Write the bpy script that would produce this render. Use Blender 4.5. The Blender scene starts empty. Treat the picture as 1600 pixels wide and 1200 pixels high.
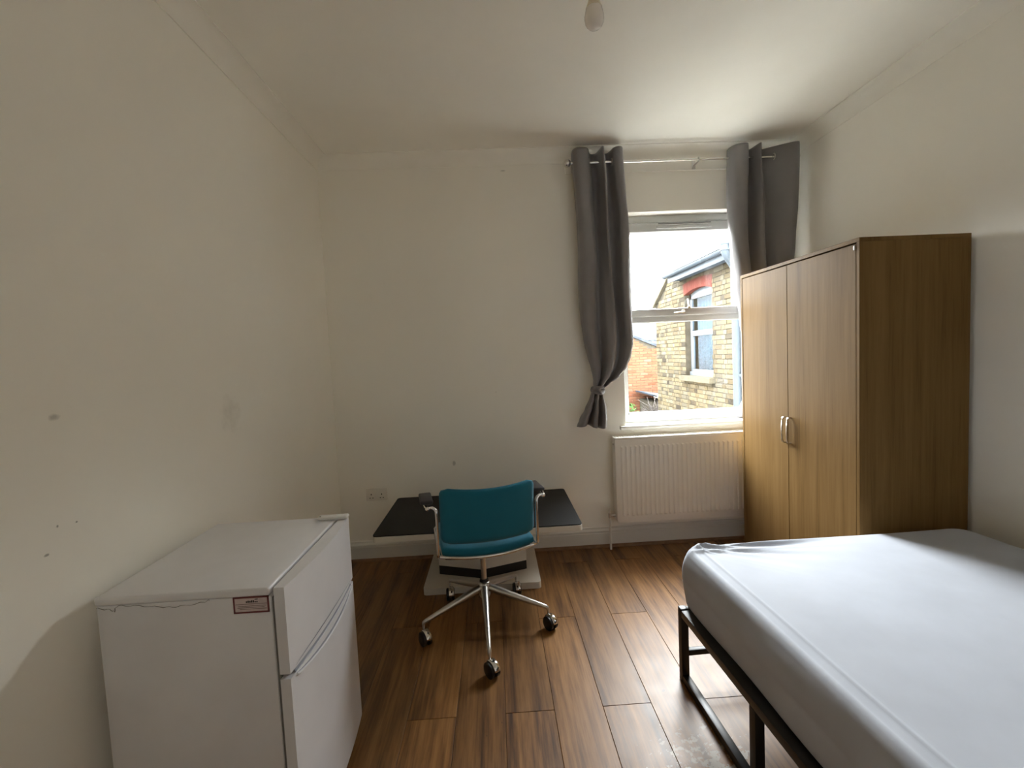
import bpy, bmesh, math, random
from mathutils import Vector, Matrix
from math import sin, cos, pi, radians, sqrt, exp

random.seed(7)
SC = bpy.context.scene
COL = SC.collection

# ------------------------------------------------------------------ camera
EYE = (0.0, 0.0, 1.398)
YAW, PITCH, ROLL, FPX = 0.035378, -0.060824, -0.046557, 723.29
cy, sy, cp, sp, cr, sr = cos(YAW), sin(YAW), cos(PITCH), sin(PITCH), cos(ROLL), sin(ROLL)
fw = Vector((sy*cp, cy*cp, sp)); rt0 = Vector((cy, -sy, 0)); up0 = rt0.cross(fw)
rt = rt0*cr + up0*sr; up = up0*cr - rt0*sr
cam_d = bpy.data.cameras.new('camera'); cam = bpy.data.objects.new('camera', cam_d); COL.objects.link(cam)
M = Matrix.Identity(4)
for i in range(3):
    M[i][0] = rt[i]; M[i][1] = up[i]; M[i][2] = -fw[i]; M[i][3] = EYE[i]
cam.matrix_world = M
cam_d.sensor_width = 36.0; cam_d.sensor_fit = 'HORIZONTAL'; cam_d.lens = FPX/1600*36
cam_d.clip_start = 0.02; cam_d.clip_end = 300
SC.camera = cam

# ------------------------------------------------------------------ sky (overcast) and exposure
SKY = 1.0
w = bpy.data.worlds.new('overcast_sky'); SC.world = w; w.use_nodes = True
nt = w.node_tree; nt.nodes.clear()
o_ = nt.nodes.new('ShaderNodeOutputWorld'); b_ = nt.nodes.new('ShaderNodeBackground')
tc = nt.nodes.new('ShaderNodeTexCoord'); nz = nt.nodes.new('ShaderNodeTexNoise'); rp = nt.nodes.new('ShaderNodeValToRGB')
mp = nt.nodes.new('ShaderNodeMapping'); mp.inputs['Scale'].default_value = (1, 1, 2.5)
nz.inputs['Scale'].default_value = 3.0; nz.inputs['Detail'].default_value = 5
rp.color_ramp.elements[0].position = 0.35; rp.color_ramp.elements[0].color = (0.86, 0.885, 0.92, 1)
rp.color_ramp.elements[1].position = 0.62; rp.color_ramp.elements[1].color = (1.0, 1.0, 1.0, 1)
nt.links.new(tc.outputs['Generated'], mp.inputs['Vector']); nt.links.new(mp.outputs['Vector'], nz.inputs['Vector'])
nt.links.new(nz.outputs['Fac'], rp.inputs['Fac']); nt.links.new(rp.outputs['Color'], b_.inputs['Color'])
b_.inputs['Strength'].default_value = SKY
nt.links.new(b_.outputs['Background'], o_.inputs['Surface'])

# window portal: guides sampling of the sky through the window opening, gives off nothing itself
pl = bpy.data.lights.new('window_portal', 'AREA'); pl.shape = 'RECTANGLE'; pl.size = 0.98; pl.size_y = 1.5
po = bpy.data.objects.new('window_portal', pl); COL.objects.link(po)
po.location = (1.39, 3.45, 1.61); po.rotation_euler = (radians(-90), 0, 0)
pl.cycles.is_portal = True

vs = SC.view_settings
vs.view_transform = 'Standard'; vs.look = 'None'; vs.gamma = 1.0; vs.use_curve_mapping = False
vs.exposure = 6.05
SC.cycles.use_denoising = True
SC.cycles.max_bounces = 12; SC.cycles.diffuse_bounces = 9; SC.cycles.transparent_max_bounces = 16
SC.cycles.caustics_reflective = False; SC.cycles.caustics_refractive = False
SC.cycles.sample_clamp_indirect = 8.0

# ------------------------------------------------------------------ helpers
OFF = {}

def tag(o, label=None, cat=None, group=None, kind=None):
    if label: o['label'] = label
    if cat: o['category'] = cat
    if group: o['group'] = group
    if kind: o['kind'] = kind
    return o

def thing(name, loc, label, cat, rz=0.0, group=None):
    o = bpy.data.objects.new(name, None); COL.objects.link(o)
    o.location = loc; o.rotation_euler = (0, 0, rz); o.empty_display_size = 0.05
    OFF[o.name] = Vector(loc)
    return tag(o, label, cat, group)

class MB:
    """collects shapes into one mesh"""
    def __init__(s): s.v = []; s.f = []
    def add(s, vs_, fs_):
        n = len(s.v); s.v += [tuple(p) for p in vs_]; s.f += [tuple(i+n for i in f) for f in fs_]; return s
    def bm(s, b):
        b.verts.index_update(); s.add([v.co[:] for v in b.verts], [[v.index for v in f.verts] for f in b.faces]); b.free(); return s
    def box(s, lo, hi, r=0.0, seg=2):
        b = bmesh.new(); bmesh.ops.create_cube(b, size=1)
        c = [(lo[i]+hi[i])/2 for i in range(3)]; d = [abs(hi[i]-lo[i]) for i in range(3)]
        for v in b.verts: v.co = Vector([v.co[i]*d[i]+c[i] for i in range(3)])
        if r > 0: bmesh.ops.bevel(b, geom=list(b.edges), offset=min(r, min(d)*0.45), segments=seg, profile=0.5, affect='EDGES')
        return s.bm(b)
    def prism(s, pts, axis, a, b):
        """polygon pts (2D) extruded along axis between a and b"""
        def mk(p, t):
            if axis == 0: return (t, p[0], p[1])
            if axis == 1: return (p[0], t, p[1])
            return (p[0], p[1], t)
        n = len(pts)
        s.add([mk(p, a) for p in pts]+[mk(p, b) for p in pts],
              [tuple(range(n))[::-1], tuple(range(n, 2*n))]+[(i, (i+1) % n, n+(i+1) % n, n+i) for i in range(n)])
        return s
    def tube(s, path, r, n=12, cap=True, rs=None):
        P = [Vector(p) for p in path]; m = len(P); T = []
        for i in range(m):
            t = (P[min(i+1, m-1)]-P[max(i-1, 0)]).normalized(); T.append(t)
        u = T[0].orthogonal().normalized(); vs_ = []
        for i in range(m):
            u = (u - T[i]*u.dot(T[i])).normalized(); w_ = T[i].cross(u)
            rr = rs[i] if rs else r
            for k in range(n):
                a = 2*pi*k/n; vs_.append(P[i]+(u*cos(a)+w_*sin(a))*rr)
        fs = [(i*n+k, i*n+(k+1) % n, (i+1)*n+(k+1) % n, (i+1)*n+k) for i in range(m-1) for k in range(n)]
        if cap: fs += [tuple(range(n))[::-1], tuple(range((m-1)*n, m*n))]
        return s.add(vs_, fs)
    def lathe(s, prof, c=(0, 0, 0), n=24, axis='z'):
        vs_ = []
        for (r, h) in prof:
            for k in range(n):
                a = 2*pi*k/n; q = (r*cos(a), r*sin(a), h)
                if axis == 'x': q = (h, r*cos(a), r*sin(a))
                elif axis == 'y': q = (r*sin(a), h, r*cos(a))
                vs_.append((q[0]+c[0], q[1]+c[1], q[2]+c[2]))
        m = len(prof)
        fs = [(i*n+k, i*n+(k+1) % n, (i+1)*n+(k+1) % n, (i+1)*n+k) for i in range(m-1) for k in range(n)]
        fs += [tuple(range(n))[::-1], tuple(range((m-1)*n, m*n))]
        return s.add(vs_, fs)
    def torus(s, c, R, r, axis='x', n=24, k=8):
        vs_ = []
        for i in range(n):
            a = 2*pi*i/n
            for j in range(k):
                b = 2*pi*j/k; q = ((R+r*cos(b))*cos(a), (R+r*cos(b))*sin(a), r*sin(b))
                if axis == 'x': q = (q[2], q[0], q[1])
                elif axis == 'y': q = (q[0], q[2], q[1])
                vs_.append((q[0]+c[0], q[1]+c[1], q[2]+c[2]))
        return s.add(vs_, [(i*k+j, ((i+1) % n)*k+j, ((i+1) % n)*k+(j+1) % k, i*k+(j+1) % k) for i in range(n) for j in range(k)])
    def grid(s, pts, closed_u=False):
        """pts[row][col]"""
        R_, C_ = len(pts), len(pts[0])
        fs = []
        for i in range(R_-1):
            for j in range(C_ if closed_u else C_-1):
                fs.append((i*C_+j, i*C_+(j+1) % C_, (i+1)*C_+(j+1) % C_, (i+1)*C_+j))
        return s.add([p for row in pts for p in row], fs)
    def move(s, M_): s.v = [tuple(M_ @ Vector(p)) for p in s.v]; return s
    def mesh(s, name, off=None, smooth=None):
        me = bpy.data.meshes.new(name)
        vs_ = s.v if off is None else [(p[0]-off[0], p[1]-off[1], p[2]-off[2]) for p in s.v]
        me.from_pydata(vs_, [], s.f)
        b = bmesh.new(); b.from_mesh(me); bmesh.ops.recalc_face_normals(b, faces=b.faces[:]); b.to_mesh(me); b.free()
        if smooth is not None:
            me.shade_smooth(); me.set_sharp_from_angle(angle=radians(smooth))
        return me
    def build(s, name, mat, parent=None, smooth=40, world=True, kind=None):
        off = OFF.get(parent.name) if (parent is not None and world) else None
        me = s.mesh(name, off, smooth); me.materials.append(mat)
        o = bpy.data.objects.new(name, me); COL.objects.link(o)
        if parent is not None:
            o.parent = parent
            if parent.name in OFF: OFF[o.name] = OFF[parent.name]
        if kind: o['kind'] = kind
        return o

def inst(src, parent=None, loc=(0, 0, 0), rot=(0, 0, 0), scale=(1, 1, 1)):
    o = src.copy(); COL.objects.link(o); o.parent = parent; o.location = loc; o.rotation_euler = rot; o.scale = scale
    return o

def catmull(ctrl, n):
    out = []; m = len(ctrl)
    for k in range(n):
        t = k/(n-1)*(m-1); i = min(int(t), m-2); f = t-i
        p = [ctrl[max(0, min(m-1, i+d))] for d in (-1, 0, 1, 2)]
        out.append(tuple(0.5*((2*p[1][c])+(-p[0][c]+p[2][c])*f+(2*p[0][c]-5*p[1][c]+4*p[2][c]-p[3][c])*f*f+(-p[0][c]+3*p[1][c]-3*p[2][c]+p[3][c])*f**3) for c in range(len(ctrl[0]))))
    return out

def lerp_tab(tab, x):
    """tab sorted by first column, any direction"""
    t = sorted(tab)
    if x <= t[0][0]: return t[0][1:]
    for a, b in zip(t, t[1:]):
        if x <= b[0]:
            f = (x-a[0])/(b[0]-a[0]); f = f*f*(3-2*f)*0.5+f*0.5
            return tuple(a[i]*(1-f)+b[i]*f for i in range(1, len(a)))
    return t[-1][1:]

# ------------------------------------------------------------------ materials
def S(r, g, b):
    f = lambda c: (c/12.92 if c <= 0.04045 else ((c+0.055)/1.055)**2.4)
    return (f(r/255), f(g/255), f(b/255), 1)

class N:
    def __init__(s, name):
        s.m = bpy.data.materials.new(name); s.m.use_nodes = True; s.t = s.m.node_tree; s.t.nodes.clear()
        s.out = s.n('ShaderNodeOutputMaterial')
    def n(s, typ, **kw):
        x = s.t.nodes.new(typ)
        for k, v in kw.items():
            if hasattr(x, k): setattr(x, k, v)
        return x
    def l(s, a, b): s.t.links.new(a, b)
    def val(s, node, name, v): node.inputs[name].default_value = v
    def math(s, op, a, b=None, clamp=False):
        x = s.n('ShaderNodeMath', operation=op, use_clamp=clamp)
        for i, q in enumerate((a, b)):
            if q is None: continue
            if isinstance(q, (int, float)): x.inputs[i].default_value = q
            else: s.l(q, x.inputs[i])
        return x.outputs[0]
    def noise(s, vec, scale, detail=4, rough=0.55):
        x = s.n('ShaderNodeTexNoise'); x.inputs['Scale'].default_value = scale; x.inputs['Detail'].default_value = detail
        x.inputs['Roughness'].default_value = rough
        if vec is not None: s.l(vec, x.inputs['Vector'])
        return x.outputs['Fac']
    def ramp(s, fac, stops):
        x = s.n('ShaderNodeValToRGB'); e = x.color_ramp.elements
        e[0].position, e[0].color = stops[0]; e[1].position, e[1].color = stops[-1]
        for p, c in stops[1:-1]:
            q = e.new(p); q.color = c
        s.l(fac, x.inputs['Fac']); return x.outputs['Color']
    def mix(s, fac, a, b, mode='MIX'):
        x = s.n('ShaderNodeMix', data_type='RGBA', blend_type=mode)
        for i, q in ((0, fac), (6, a), (7, b)):
            if isinstance(q, (int, float)): x.inputs[i].default_value = q
            elif isinstance(q, tuple): x.inputs[i].default_value = q
            else: s.l(q, x.inputs[i])
        return x.outputs[2]
    def mapping(s, vec, scale=(1, 1, 1), loc=None):
        x = s.n('ShaderNodeMapping'); x.inputs['Scale'].default_value = scale; s.l(vec, x.inputs['Vector'])
        if loc is not None: s.l(loc, x.inputs['Location'])
        return x.outputs['Vector']
    def bump(s, h, strength, dist=0.002):
        x = s.n('ShaderNodeBump'); x.inputs['Strength'].default_value = strength; x.inputs['Distance'].default_value = dist
        s.l(h, x.inputs['Height']); return x.outputs['Normal']
    def pbr(s, col, rough=0.5, metal=0.0, normal=None, spec=0.5, **kw):
        p = s.n('ShaderNodeBsdfPrincipled')
        for k, v in (('Base Color', col), ('Roughness', rough), ('Metallic', metal), ('Specular IOR Level', spec)):
            if isinstance(v, (int, float, tuple)): p.inputs[k].default_value = v
            else: s.l(v, p.inputs[k])
        for k, v in kw.items(): p.inputs[k.replace('_', ' ')].default_value = v
        if normal is not None: s.l(normal, p.inputs['Normal'])
        s.l(p.outputs[0], s.out.inputs['Surface']); return s.m
    def obj(s): return s.n('ShaderNodeTexCoord').outputs['Object']
    def pos(s): return s.n('ShaderNodeNewGeometry').outputs['Position']
    def rnd(s): return s.n('ShaderNodeObjectInfo').outputs['Random']

def plain(name, col, rough=0.5, metal=0.0, var=0.06, scale=6.0, bump=0.0, bscale=200, **kw):
    m = N(name); v = m.pos()
    f = m.noise(v, scale, 4)
    c2 = tuple(max(0, c*(1-var*2)) for c in col[:3])+(1,); c1 = tuple(min(1, c*(1+var)) for c in col[:3])+(1,)
    c = m.ramp(f, [(0.3, c2), (0.7, c1)])
    nrm = m.bump(m.noise(v, bscale, 3), bump) if bump else None
    return m.pbr(c, rough, metal, nrm, **kw)

WALLC = S(252, 249, 240)
def wall_mat(name, marks=()):
    m = N(name); v = m.pos()
    f = m.noise(v, 1.3, 5, 0.6)
    c = m.ramp(f, [(0.3, tuple(x*0.97 for x in WALLC[:3])+(1,)), (0.7, WALLC)])
    for (p, rx, ry, rz, col, amt, soft) in marks:
        s_ = m.n('ShaderNodeVectorMath', operation='SUBTRACT'); m.l(v, s_.inputs[0]); s_.inputs[1].default_value = p
        d_ = m.n('ShaderNodeVectorMath', operation='DIVIDE'); m.l(s_.outputs[0], d_.inputs[0]); d_.inputs[1].default_value = (rx, ry, rz)
        l_ = m.n('ShaderNodeVectorMath', operation='LENGTH'); m.l(d_.outputs[0], l_.inputs[0])
        nn = m.noise(v, 90 if soft < .5 else 25, 4)
        dist = m.math('ADD', l_.outputs['Value'], m.math('MULTIPLY', m.math('SUBTRACT', nn, 0.5), 1.6))
        k = m.math('MULTIPLY', m.math('SUBTRACT', 1.0, m.math('DIVIDE', m.math('SUBTRACT', dist, 1-soft), soft), True), amt, True)
        c = m.mix(k, c, col)
    b = m.bump(m.noise(v, 60, 5, 0.65), 0.12, 0.003)
    return m.pbr(c, 0.62, 0, b, spec=0.35)

DK = S(70, 62, 52)
M_WALL = wall_mat('wall_paint')
M_WALL_L = wall_mat('wall_paint_scuffed', [
    ((-1.128, 1.216, 1.296), .05, .018, .010, DK, .33, .6), ((-1.128, 1.195, 1.02), .05, .004, .005, DK, .6, .5),
    ((-1.128, 1.248, 1.012), .05, .004, .003, DK, .6, .5), ((-1.128, 1.995, 1.215), .3, .085, .085, S(220, 216, 204), .5, .9),
    ((-1.128, 1.16, 0.96), .05, .008, .004, DK, .6, .5)])
M_WALL_B = wall_mat('wall_paint_window', [((-.32, 3.24, .66), .012, .05, .02, DK, .35, .5), ((.75, 3.24, 1.62), .004, .05, .004, DK, .8, .5),
    ((.12, 3.24, 2.66), .02, .05, .006, DK, .3, .5), ((.0, 3.24, 1.15), .006, .05, .003, DK, .35, .5)])
M_CEIL = plain('ceiling_paint', S(250, 247, 238), 0.7, var=0.02, scale=1.5, bump=0.05, bscale=80)
M_GLOSS = plain('gloss_white_paint', S(232, 230, 222), 0.35, var=0.02, scale=3)
M_UPVC = plain('white_upvc', S(205, 206, 204), 0.4, var=0.01)
M_RAD = plain('radiator_enamel', S(243, 240, 233), 0.3, var=0.015)
M_CHROME = plain('chrome', (0.78, 0.77, 0.75, 1), 0.12, 1.0, var=0.01)
M_STEEL = plain('brushed_steel', (0.62, 0.60, 0.57, 1), 0.3, 1.0, var=0.03)
M_BLACKMETAL = plain('black_powder_coat', S(30, 29, 29), 0.42, var=0.1, scale=30, bump=0.05)
M_BLACKPL = plain('black_plastic', S(24, 24, 25), 0.4, var=0.05)
M_DARKPAD = plain('dark_grey_pad', S(48, 46, 50), 0.5, var=0.05)
M_TABLETOP = plain('black_laminate', S(22, 22, 22), 0.55, var=0.06, scale=9, spec=0.25)
M_TABLEWHITE = plain('table_white_board', S(226, 221, 210), 0.45, var=0.03)
M_FRIDGE = plain('fridge_enamel', S(228, 228, 232), 0.32, var=0.03, scale=4, bump=0.04, bscale=300)
M_FRIDGETRIM = plain('fridge_trim', S(224, 224, 221), 0.4, var=0.03)
M_GASKET = plain('grey_gasket', S(120, 120, 118), 0.6, var=0.05)
M_RECESS = plain('grip_recess_grey', S(150, 156, 168), 0.4, var=0.04)
M_TEAL = None
M_SHEET = None
M_BEAD = plain('wood_bead', S(132, 98, 66), 0.45, var=0.15, scale=20)
M_SOCKET = plain('socket_plastic', S(236, 232, 222), 0.35, var=0.01)
M_DARK = plain('dark_slot', S(20, 18, 16), 0.6, var=0.05)
M_RED = plain('sticker_red', S(112, 44, 46), 0.5, var=0.05)
M_STICK = plain('sticker_paper', S(205, 190, 190), 0.5, var=0.05, scale=60)
M_INK = plain('sticker_ink', S(40, 36, 34), 0.6, var=0.05)
M_FAINT = plain('sticker_print', S(140, 124, 120), 0.6, var=0.1, scale=200)
M_BULB = plain('bulb_opal', S(240, 234, 226), 0.1, var=0.01)
M_BULBCOL = plain('bulb_collar', S(222, 212, 190), 0.4, var=0.02)
M_HOLDER = plain('lampholder', S(60, 54, 44), 0.4, var=0.03)

def fabric(name, col, rough, scale=900, b=0.25, sheen=0.3, big=0.0):
    m = N(name); v = m.obj()
    f = m.noise(v, 5, 5); f2 = m.noise(v, scale, 2)
    c = m.ramp(f, [(0.25, tuple(x*0.86 for x in col[:3])+(1,)), (0.75, col)])
    h = f2
    if big: h = m.math('ADD', m.math('MULTIPLY', f2, 0.15), m.math('MULTIPLY', m.noise(v, 14, 5), big))
    return m.pbr(c, rough, 0, m.bump(h, b, 0.002), Sheen_Weight=sheen, Sheen_Roughness=0.5)
M_TEAL = fabric('teal_wool', S(0, 110, 136), 0.85, 700, 0.35, 0.15)
M_SHEET = fabric('white_sheet', S(186, 192, 204), 0.8, 1200, 0.2, 0.2, 0.4)
M_CURT = fabric('grey_satin_curtain', S(134, 131, 133), 0.42, 1500, 0.1, 0.15)

def laminate(name):   # pale oak wardrobe board, grain upright
    m = N(name); v = m.obj(); r = m.rnd()
    cmb = m.n('ShaderNodeCombineXYZ'); m.l(m.math('MULTIPLY', r, 17.0), cmb.inputs[0]); m.l(m.math('MULTIPLY', r, 31.0), cmb.inputs[1])
    m1 = m.mapping(v, (60, 60, 2.2), cmb.outputs[0]); m2 = m.mapping(v, (12, 12, 0.7), cmb.outputs[0])
    g = m.math('ADD', m.math('MULTIPLY', m.noise(m1, 1.0, 6, 0.65), 0.55), m.math('MULTIPLY', m.noise(m2, 1.0, 5), 0.6))
    c = m.ramp(g, [(0.36, S(92, 69, 38)), (0.52, S(115, 89, 53)), (0.72, S(127, 100, 63))])
    return m.pbr(c, 0.5, 0, m.bump(g, 0.06, 0.001), spec=0.05)
M_OAK = laminate('pale_oak_laminate')

def planks():
    m = N('walnut_laminate_plank'); v = m.pos(); r = m.rnd()
    cmb = m.n('ShaderNodeCombineXYZ'); m.l(m.math('MULTIPLY', r, 13.0), cmb.inputs[0]); m.l(m.math('MULTIPLY', r, 37.0), cmb.inputs[1])
    fine = m.mapping(v, (70, 3.0, 1), cmb.outputs[0]); mid = m.mapping(v, (17, 1.1, 1), cmb.outputs[0]); broad = m.mapping(v, (6, 0.9, 1), cmb.outputs[0])
    a = m.noise(fine, 1.0, 6, 0.7); b = m.noise(mid, 1.0, 6, 0.6); d = m.noise(broad, 1.0, 3)
    g = m.math('ADD', m.math('ADD', m.math('MULTIPLY', a, 0.40), m.math('MULTIPLY', b, 0.62)), m.math('MULTIPLY', d, 0.22))
    c = m.ramp(g, [(0.44, S(58, 34, 14)), (0.54, S(96, 63, 30)), (0.63, S(127, 88, 46)), (0.76, S(155, 113, 66))])
    tone = m.math('ADD', 0.82, m.math('MULTIPLY', r, 0.3))
    tn = m.n('ShaderNodeCombineColor')
    for i in range(3): m.l(tone, tn.inputs[i])
    c = m.mix(1.0, c, tn.outputs[0], 'MULTIPLY')
    knots = m.math('GREATER_THAN', m.noise(m.mapping(v, (9, 6, 1), cmb.outputs[0]), 3.0, 1), 0.80)
    c = m.mix(m.math('MULTIPLY', knots, 0.55), c, S(50, 32, 20))
    # pale worn and gritty patches beside the bed
    s_ = m.n('ShaderNodeVectorMath', operation='DISTANCE'); m.l(v, s_.inputs[0]); s_.inputs[1].default_value = (0.66, 1.44, 0.0)
    near = m.math('SUBTRACT', 1.0, m.math('DIVIDE', s_.outputs['Value'], 0.38), True)
    worn = m.math('GREATER_THAN', m.math('ADD', m.noise(v, 26, 6, 0.7), m.math('MULTIPLY', near, 0.30)), 0.76)
    c = m.mix(m.math('MULTIPLY', worn, m.math('MULTIPLY', near, 1.3, True)), c, S(170, 158, 142))
    grit = m.math('GREATER_THAN', m.math('ADD', m.noise(v, 75, 4, 0.7), m.math('MULTIPLY', near, 0.14)), 0.735)
    c = m.mix(m.math('MULTIPLY', grit, 0.7), c, S(48, 36, 28))
    rgh = m.math('ADD', 0.36, m.math('MULTIPLY', m.noise(v, 9, 5), 0.16))
    return m.pbr(c, rgh, 0, m.bump(a, 0.05, 0.001), spec=0.5)
M_PLANK = planks()
M_SUB = plain('dark_underlay', S(34, 24, 17), 0.8)

def glass(name, tint, refl):
    m = N(name); t = m.n('ShaderNodeBsdfTransparent'); t.inputs['Color'].default_value = tint
    g = m.n('ShaderNodeBsdfGlossy'); g.inputs['Roughness'].default_value = 0.02
    x = m.n('ShaderNodeMixShader'); x.inputs['Fac'].default_value = refl
    m.l(t.outputs[0], x.inputs[1]); m.l(g.outputs[0], x.inputs[2]); m.l(x.outputs[0], m.out.inputs['Surface'])
    return m.m
M_GLASS = glass('window_glass', (0.97, 0.985, 0.98, 1), 0.04)
M_GLASS2 = glass('house_glass', (0.8, 0.9, 0.96, 1), 0.006)

def brick_mat(name, cols, seed):
    m = N(name); v = m.pos()
    isl = m.n('ShaderNodeNewGeometry').outputs['Random Per Island']
    r = m.math('FRACT', m.math('ADD', m.math('MULTIPLY', m.rnd(), 7.31), m.math('ADD', m.math('MULTIPLY', isl, 5.17), seed)))
    c = m.ramp(r, cols); f = m.noise(v, 40, 5, 0.7)
    c = m.mix(1.0, c, m.ramp(f, [(0.3, (.62, .62, .62, 1)), (0.65, (1, 1, 1, 1))]), 'MULTIPLY')
    return m.pbr(c, 0.9, 0, m.bump(f, 0.5, 0.01), spec=0.02)
def sc(c, k): return tuple(x*k for x in c[:3])+(1,)
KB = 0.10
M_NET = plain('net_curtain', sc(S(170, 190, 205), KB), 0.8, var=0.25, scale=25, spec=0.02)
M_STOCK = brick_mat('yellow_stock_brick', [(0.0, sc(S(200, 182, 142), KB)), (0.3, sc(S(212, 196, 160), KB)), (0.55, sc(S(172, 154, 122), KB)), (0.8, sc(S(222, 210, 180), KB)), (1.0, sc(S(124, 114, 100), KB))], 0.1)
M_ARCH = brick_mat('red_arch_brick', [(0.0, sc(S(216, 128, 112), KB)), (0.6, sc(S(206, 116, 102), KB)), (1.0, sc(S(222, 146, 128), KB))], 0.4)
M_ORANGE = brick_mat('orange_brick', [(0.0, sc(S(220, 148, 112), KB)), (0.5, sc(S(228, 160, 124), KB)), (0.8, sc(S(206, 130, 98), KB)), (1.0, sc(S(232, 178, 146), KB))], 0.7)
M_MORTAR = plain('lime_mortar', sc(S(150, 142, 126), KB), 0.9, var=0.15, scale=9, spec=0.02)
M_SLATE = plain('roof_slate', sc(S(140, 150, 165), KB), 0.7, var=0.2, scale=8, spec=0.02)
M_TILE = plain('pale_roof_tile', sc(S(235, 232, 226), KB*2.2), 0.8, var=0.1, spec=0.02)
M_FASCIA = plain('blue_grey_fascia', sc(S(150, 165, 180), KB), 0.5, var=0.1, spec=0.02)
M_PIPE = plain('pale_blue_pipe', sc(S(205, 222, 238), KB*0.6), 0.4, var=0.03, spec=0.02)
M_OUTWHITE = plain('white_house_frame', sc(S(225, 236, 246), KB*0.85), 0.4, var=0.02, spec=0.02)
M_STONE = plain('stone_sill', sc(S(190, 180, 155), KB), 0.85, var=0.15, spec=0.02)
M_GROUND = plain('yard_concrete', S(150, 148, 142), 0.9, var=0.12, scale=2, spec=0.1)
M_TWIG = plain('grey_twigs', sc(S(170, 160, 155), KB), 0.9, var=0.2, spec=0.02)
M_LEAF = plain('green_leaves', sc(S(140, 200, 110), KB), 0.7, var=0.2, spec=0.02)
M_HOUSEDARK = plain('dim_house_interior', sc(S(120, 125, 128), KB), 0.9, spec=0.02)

# ------------------------------------------------------------------ the room shell
XL, XR, Y0, Y1, ZC = -1.128, 2.157, -1.05, 3.24, 2.776
OX0, OX1, OZ0, OZ1, YF = 0.91, 1.905, 0.845, 2.352, 3.34       # window opening, frame plane
st = lambda name, b, m, smooth=40: tag(b.build(name, m, None, smooth), kind='structure')

st('wall_left', MB().box((XL-.15, Y0-.15, -.05), (XL, Y1+.2, ZC+.05)), M_WALL_L)
st('wall_right', MB().box((XR, Y0-.15, -.05), (XR+.15, Y1+.2, ZC+.05)), M_WALL)
st('wall_near', MB().box((XL, Y0-.15, -.05), (XR, Y0, ZC+.05)), plain('near_wall_paint', S(228, 224, 216), 0.7, var=0.04))
wb = MB()
wb.box((XL, Y1, -.05), (OX0, Y1+.2, ZC+.05)); wb.box((OX1, Y1, -.05), (XR, Y1+.2, ZC+.05))
wb.box((OX0, Y1, -.05), (OX1, Y1+.2, OZ0)); wb.box((OX0, Y1, OZ1), (OX1, Y1+.2, ZC+.05))
st('wall_back', wb, M_WALL_B)
st('ceiling', MB().box((XL, Y0, ZC), (XR, Y1, ZC+.1)), M_CEIL)

floor = st('floor', MB().box((XL, Y0, -.06), (XR, Y1, -.009)), M_SUB)
PW, PX0, PL, J0 = 0.19278, -0.6023, 1.270, 1.7366
cache = {}
for c in range(-3, 15):
    xa = PX0+c*PW; x0, x1 = max(xa, XL+.004), min(xa+PW, XR-.004)
    if x1-x0 < .02: continue
    j = J0 if c % 2 else J0+PL/2
    ys = [Y0+.004]+[j+k*PL for k in range(-3, 3) if Y0+.06 < j+k*PL < Y1-.06]+[Y1-.004]
    for a, b in zip(ys, ys[1:]):
        key = (round(x1-x0, 3), round(b-a, 3))
        if key not in cache:
            hx, hy = key[0]/2-.0007, key[1]/2-.0007
            o = MB().box((-hx, -hy, -.0085), (hx, hy, 0), 0.0012, 1).build('plank', M_PLANK, floor, 30, False)
            cache[key] = o
        else:
            o = inst(cache[key], floor)
        o.location = ((x0+x1)/2, (a+b)/2, 0)

# skirting boards with a moulded top, brown bead along the foot
def skirt(d):   # (distance from wall, height)
    return [(0, 0), (.019, 0), (.019, .098), (.0165, .102), (.0165, .108), (.019, .111), (.018, .118), (.013, .124), (.010, .130), (.010, .138), (.006, .142), (0, .142)]
sk = skirt(0)
st('baseboard_back', MB().prism([(Y1-d, z) for d, z in sk], 0, XL+.019, XR-.019), M_GLOSS, 25)
st('baseboard_left', MB().prism([(XL+d, z) for d, z in sk], 1, Y0+.019, Y1), M_GLOSS, 25)
st('baseboard_right', MB().prism([(XR-d, z) for d, z in sk], 1, Y0+.019, Y1), M_GLOSS, 25)
bead = [(0, .0005)]+[(.017*cos(a*pi/12), .0005+.019*sin(a*pi/12)) for a in range(7)]
st('trim_1', MB().prism([(Y1-.019-d, z) for d, z in bead], 0, XL+.036, XR-.036), M_BEAD)
st('trim_2', MB().prism([(XL+.019+d, z) for d, z in bead], 1, Y0+.04, Y1-.019), M_BEAD)
st('trim_3', MB().prism([(XR-.019-d, z) for d, z in bead], 1, Y0+.04, Y1-.019), M_BEAD)
# plaster coving: concave quarter with a small lip at each edge
CV = .079
cov = [(0, 0), (0, -CV-.001), (.005, -CV-.001), (.006, -CV+.005)]+[(CV-.003-(CV-.009)*cos(a*pi/20), -CV+.005+(CV-.010)*sin(a*pi/20)) for a in range(1, 11)]+[(CV+.001, -.005), (CV+.001, 0)]
st('trim_4', MB().prism([(Y1-d, ZC+z) for d, z in cov], 0, XL, XR), M_CEIL, 30)
st('trim_5', MB().prism([(XL+d, ZC+z) for d, z in cov], 1, Y0, Y1), M_CEIL, 30)
st('trim_6', MB().prism([(XR-d, ZC+z) for d, z in cov], 1, Y0, Y1), M_CEIL, 30)

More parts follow.
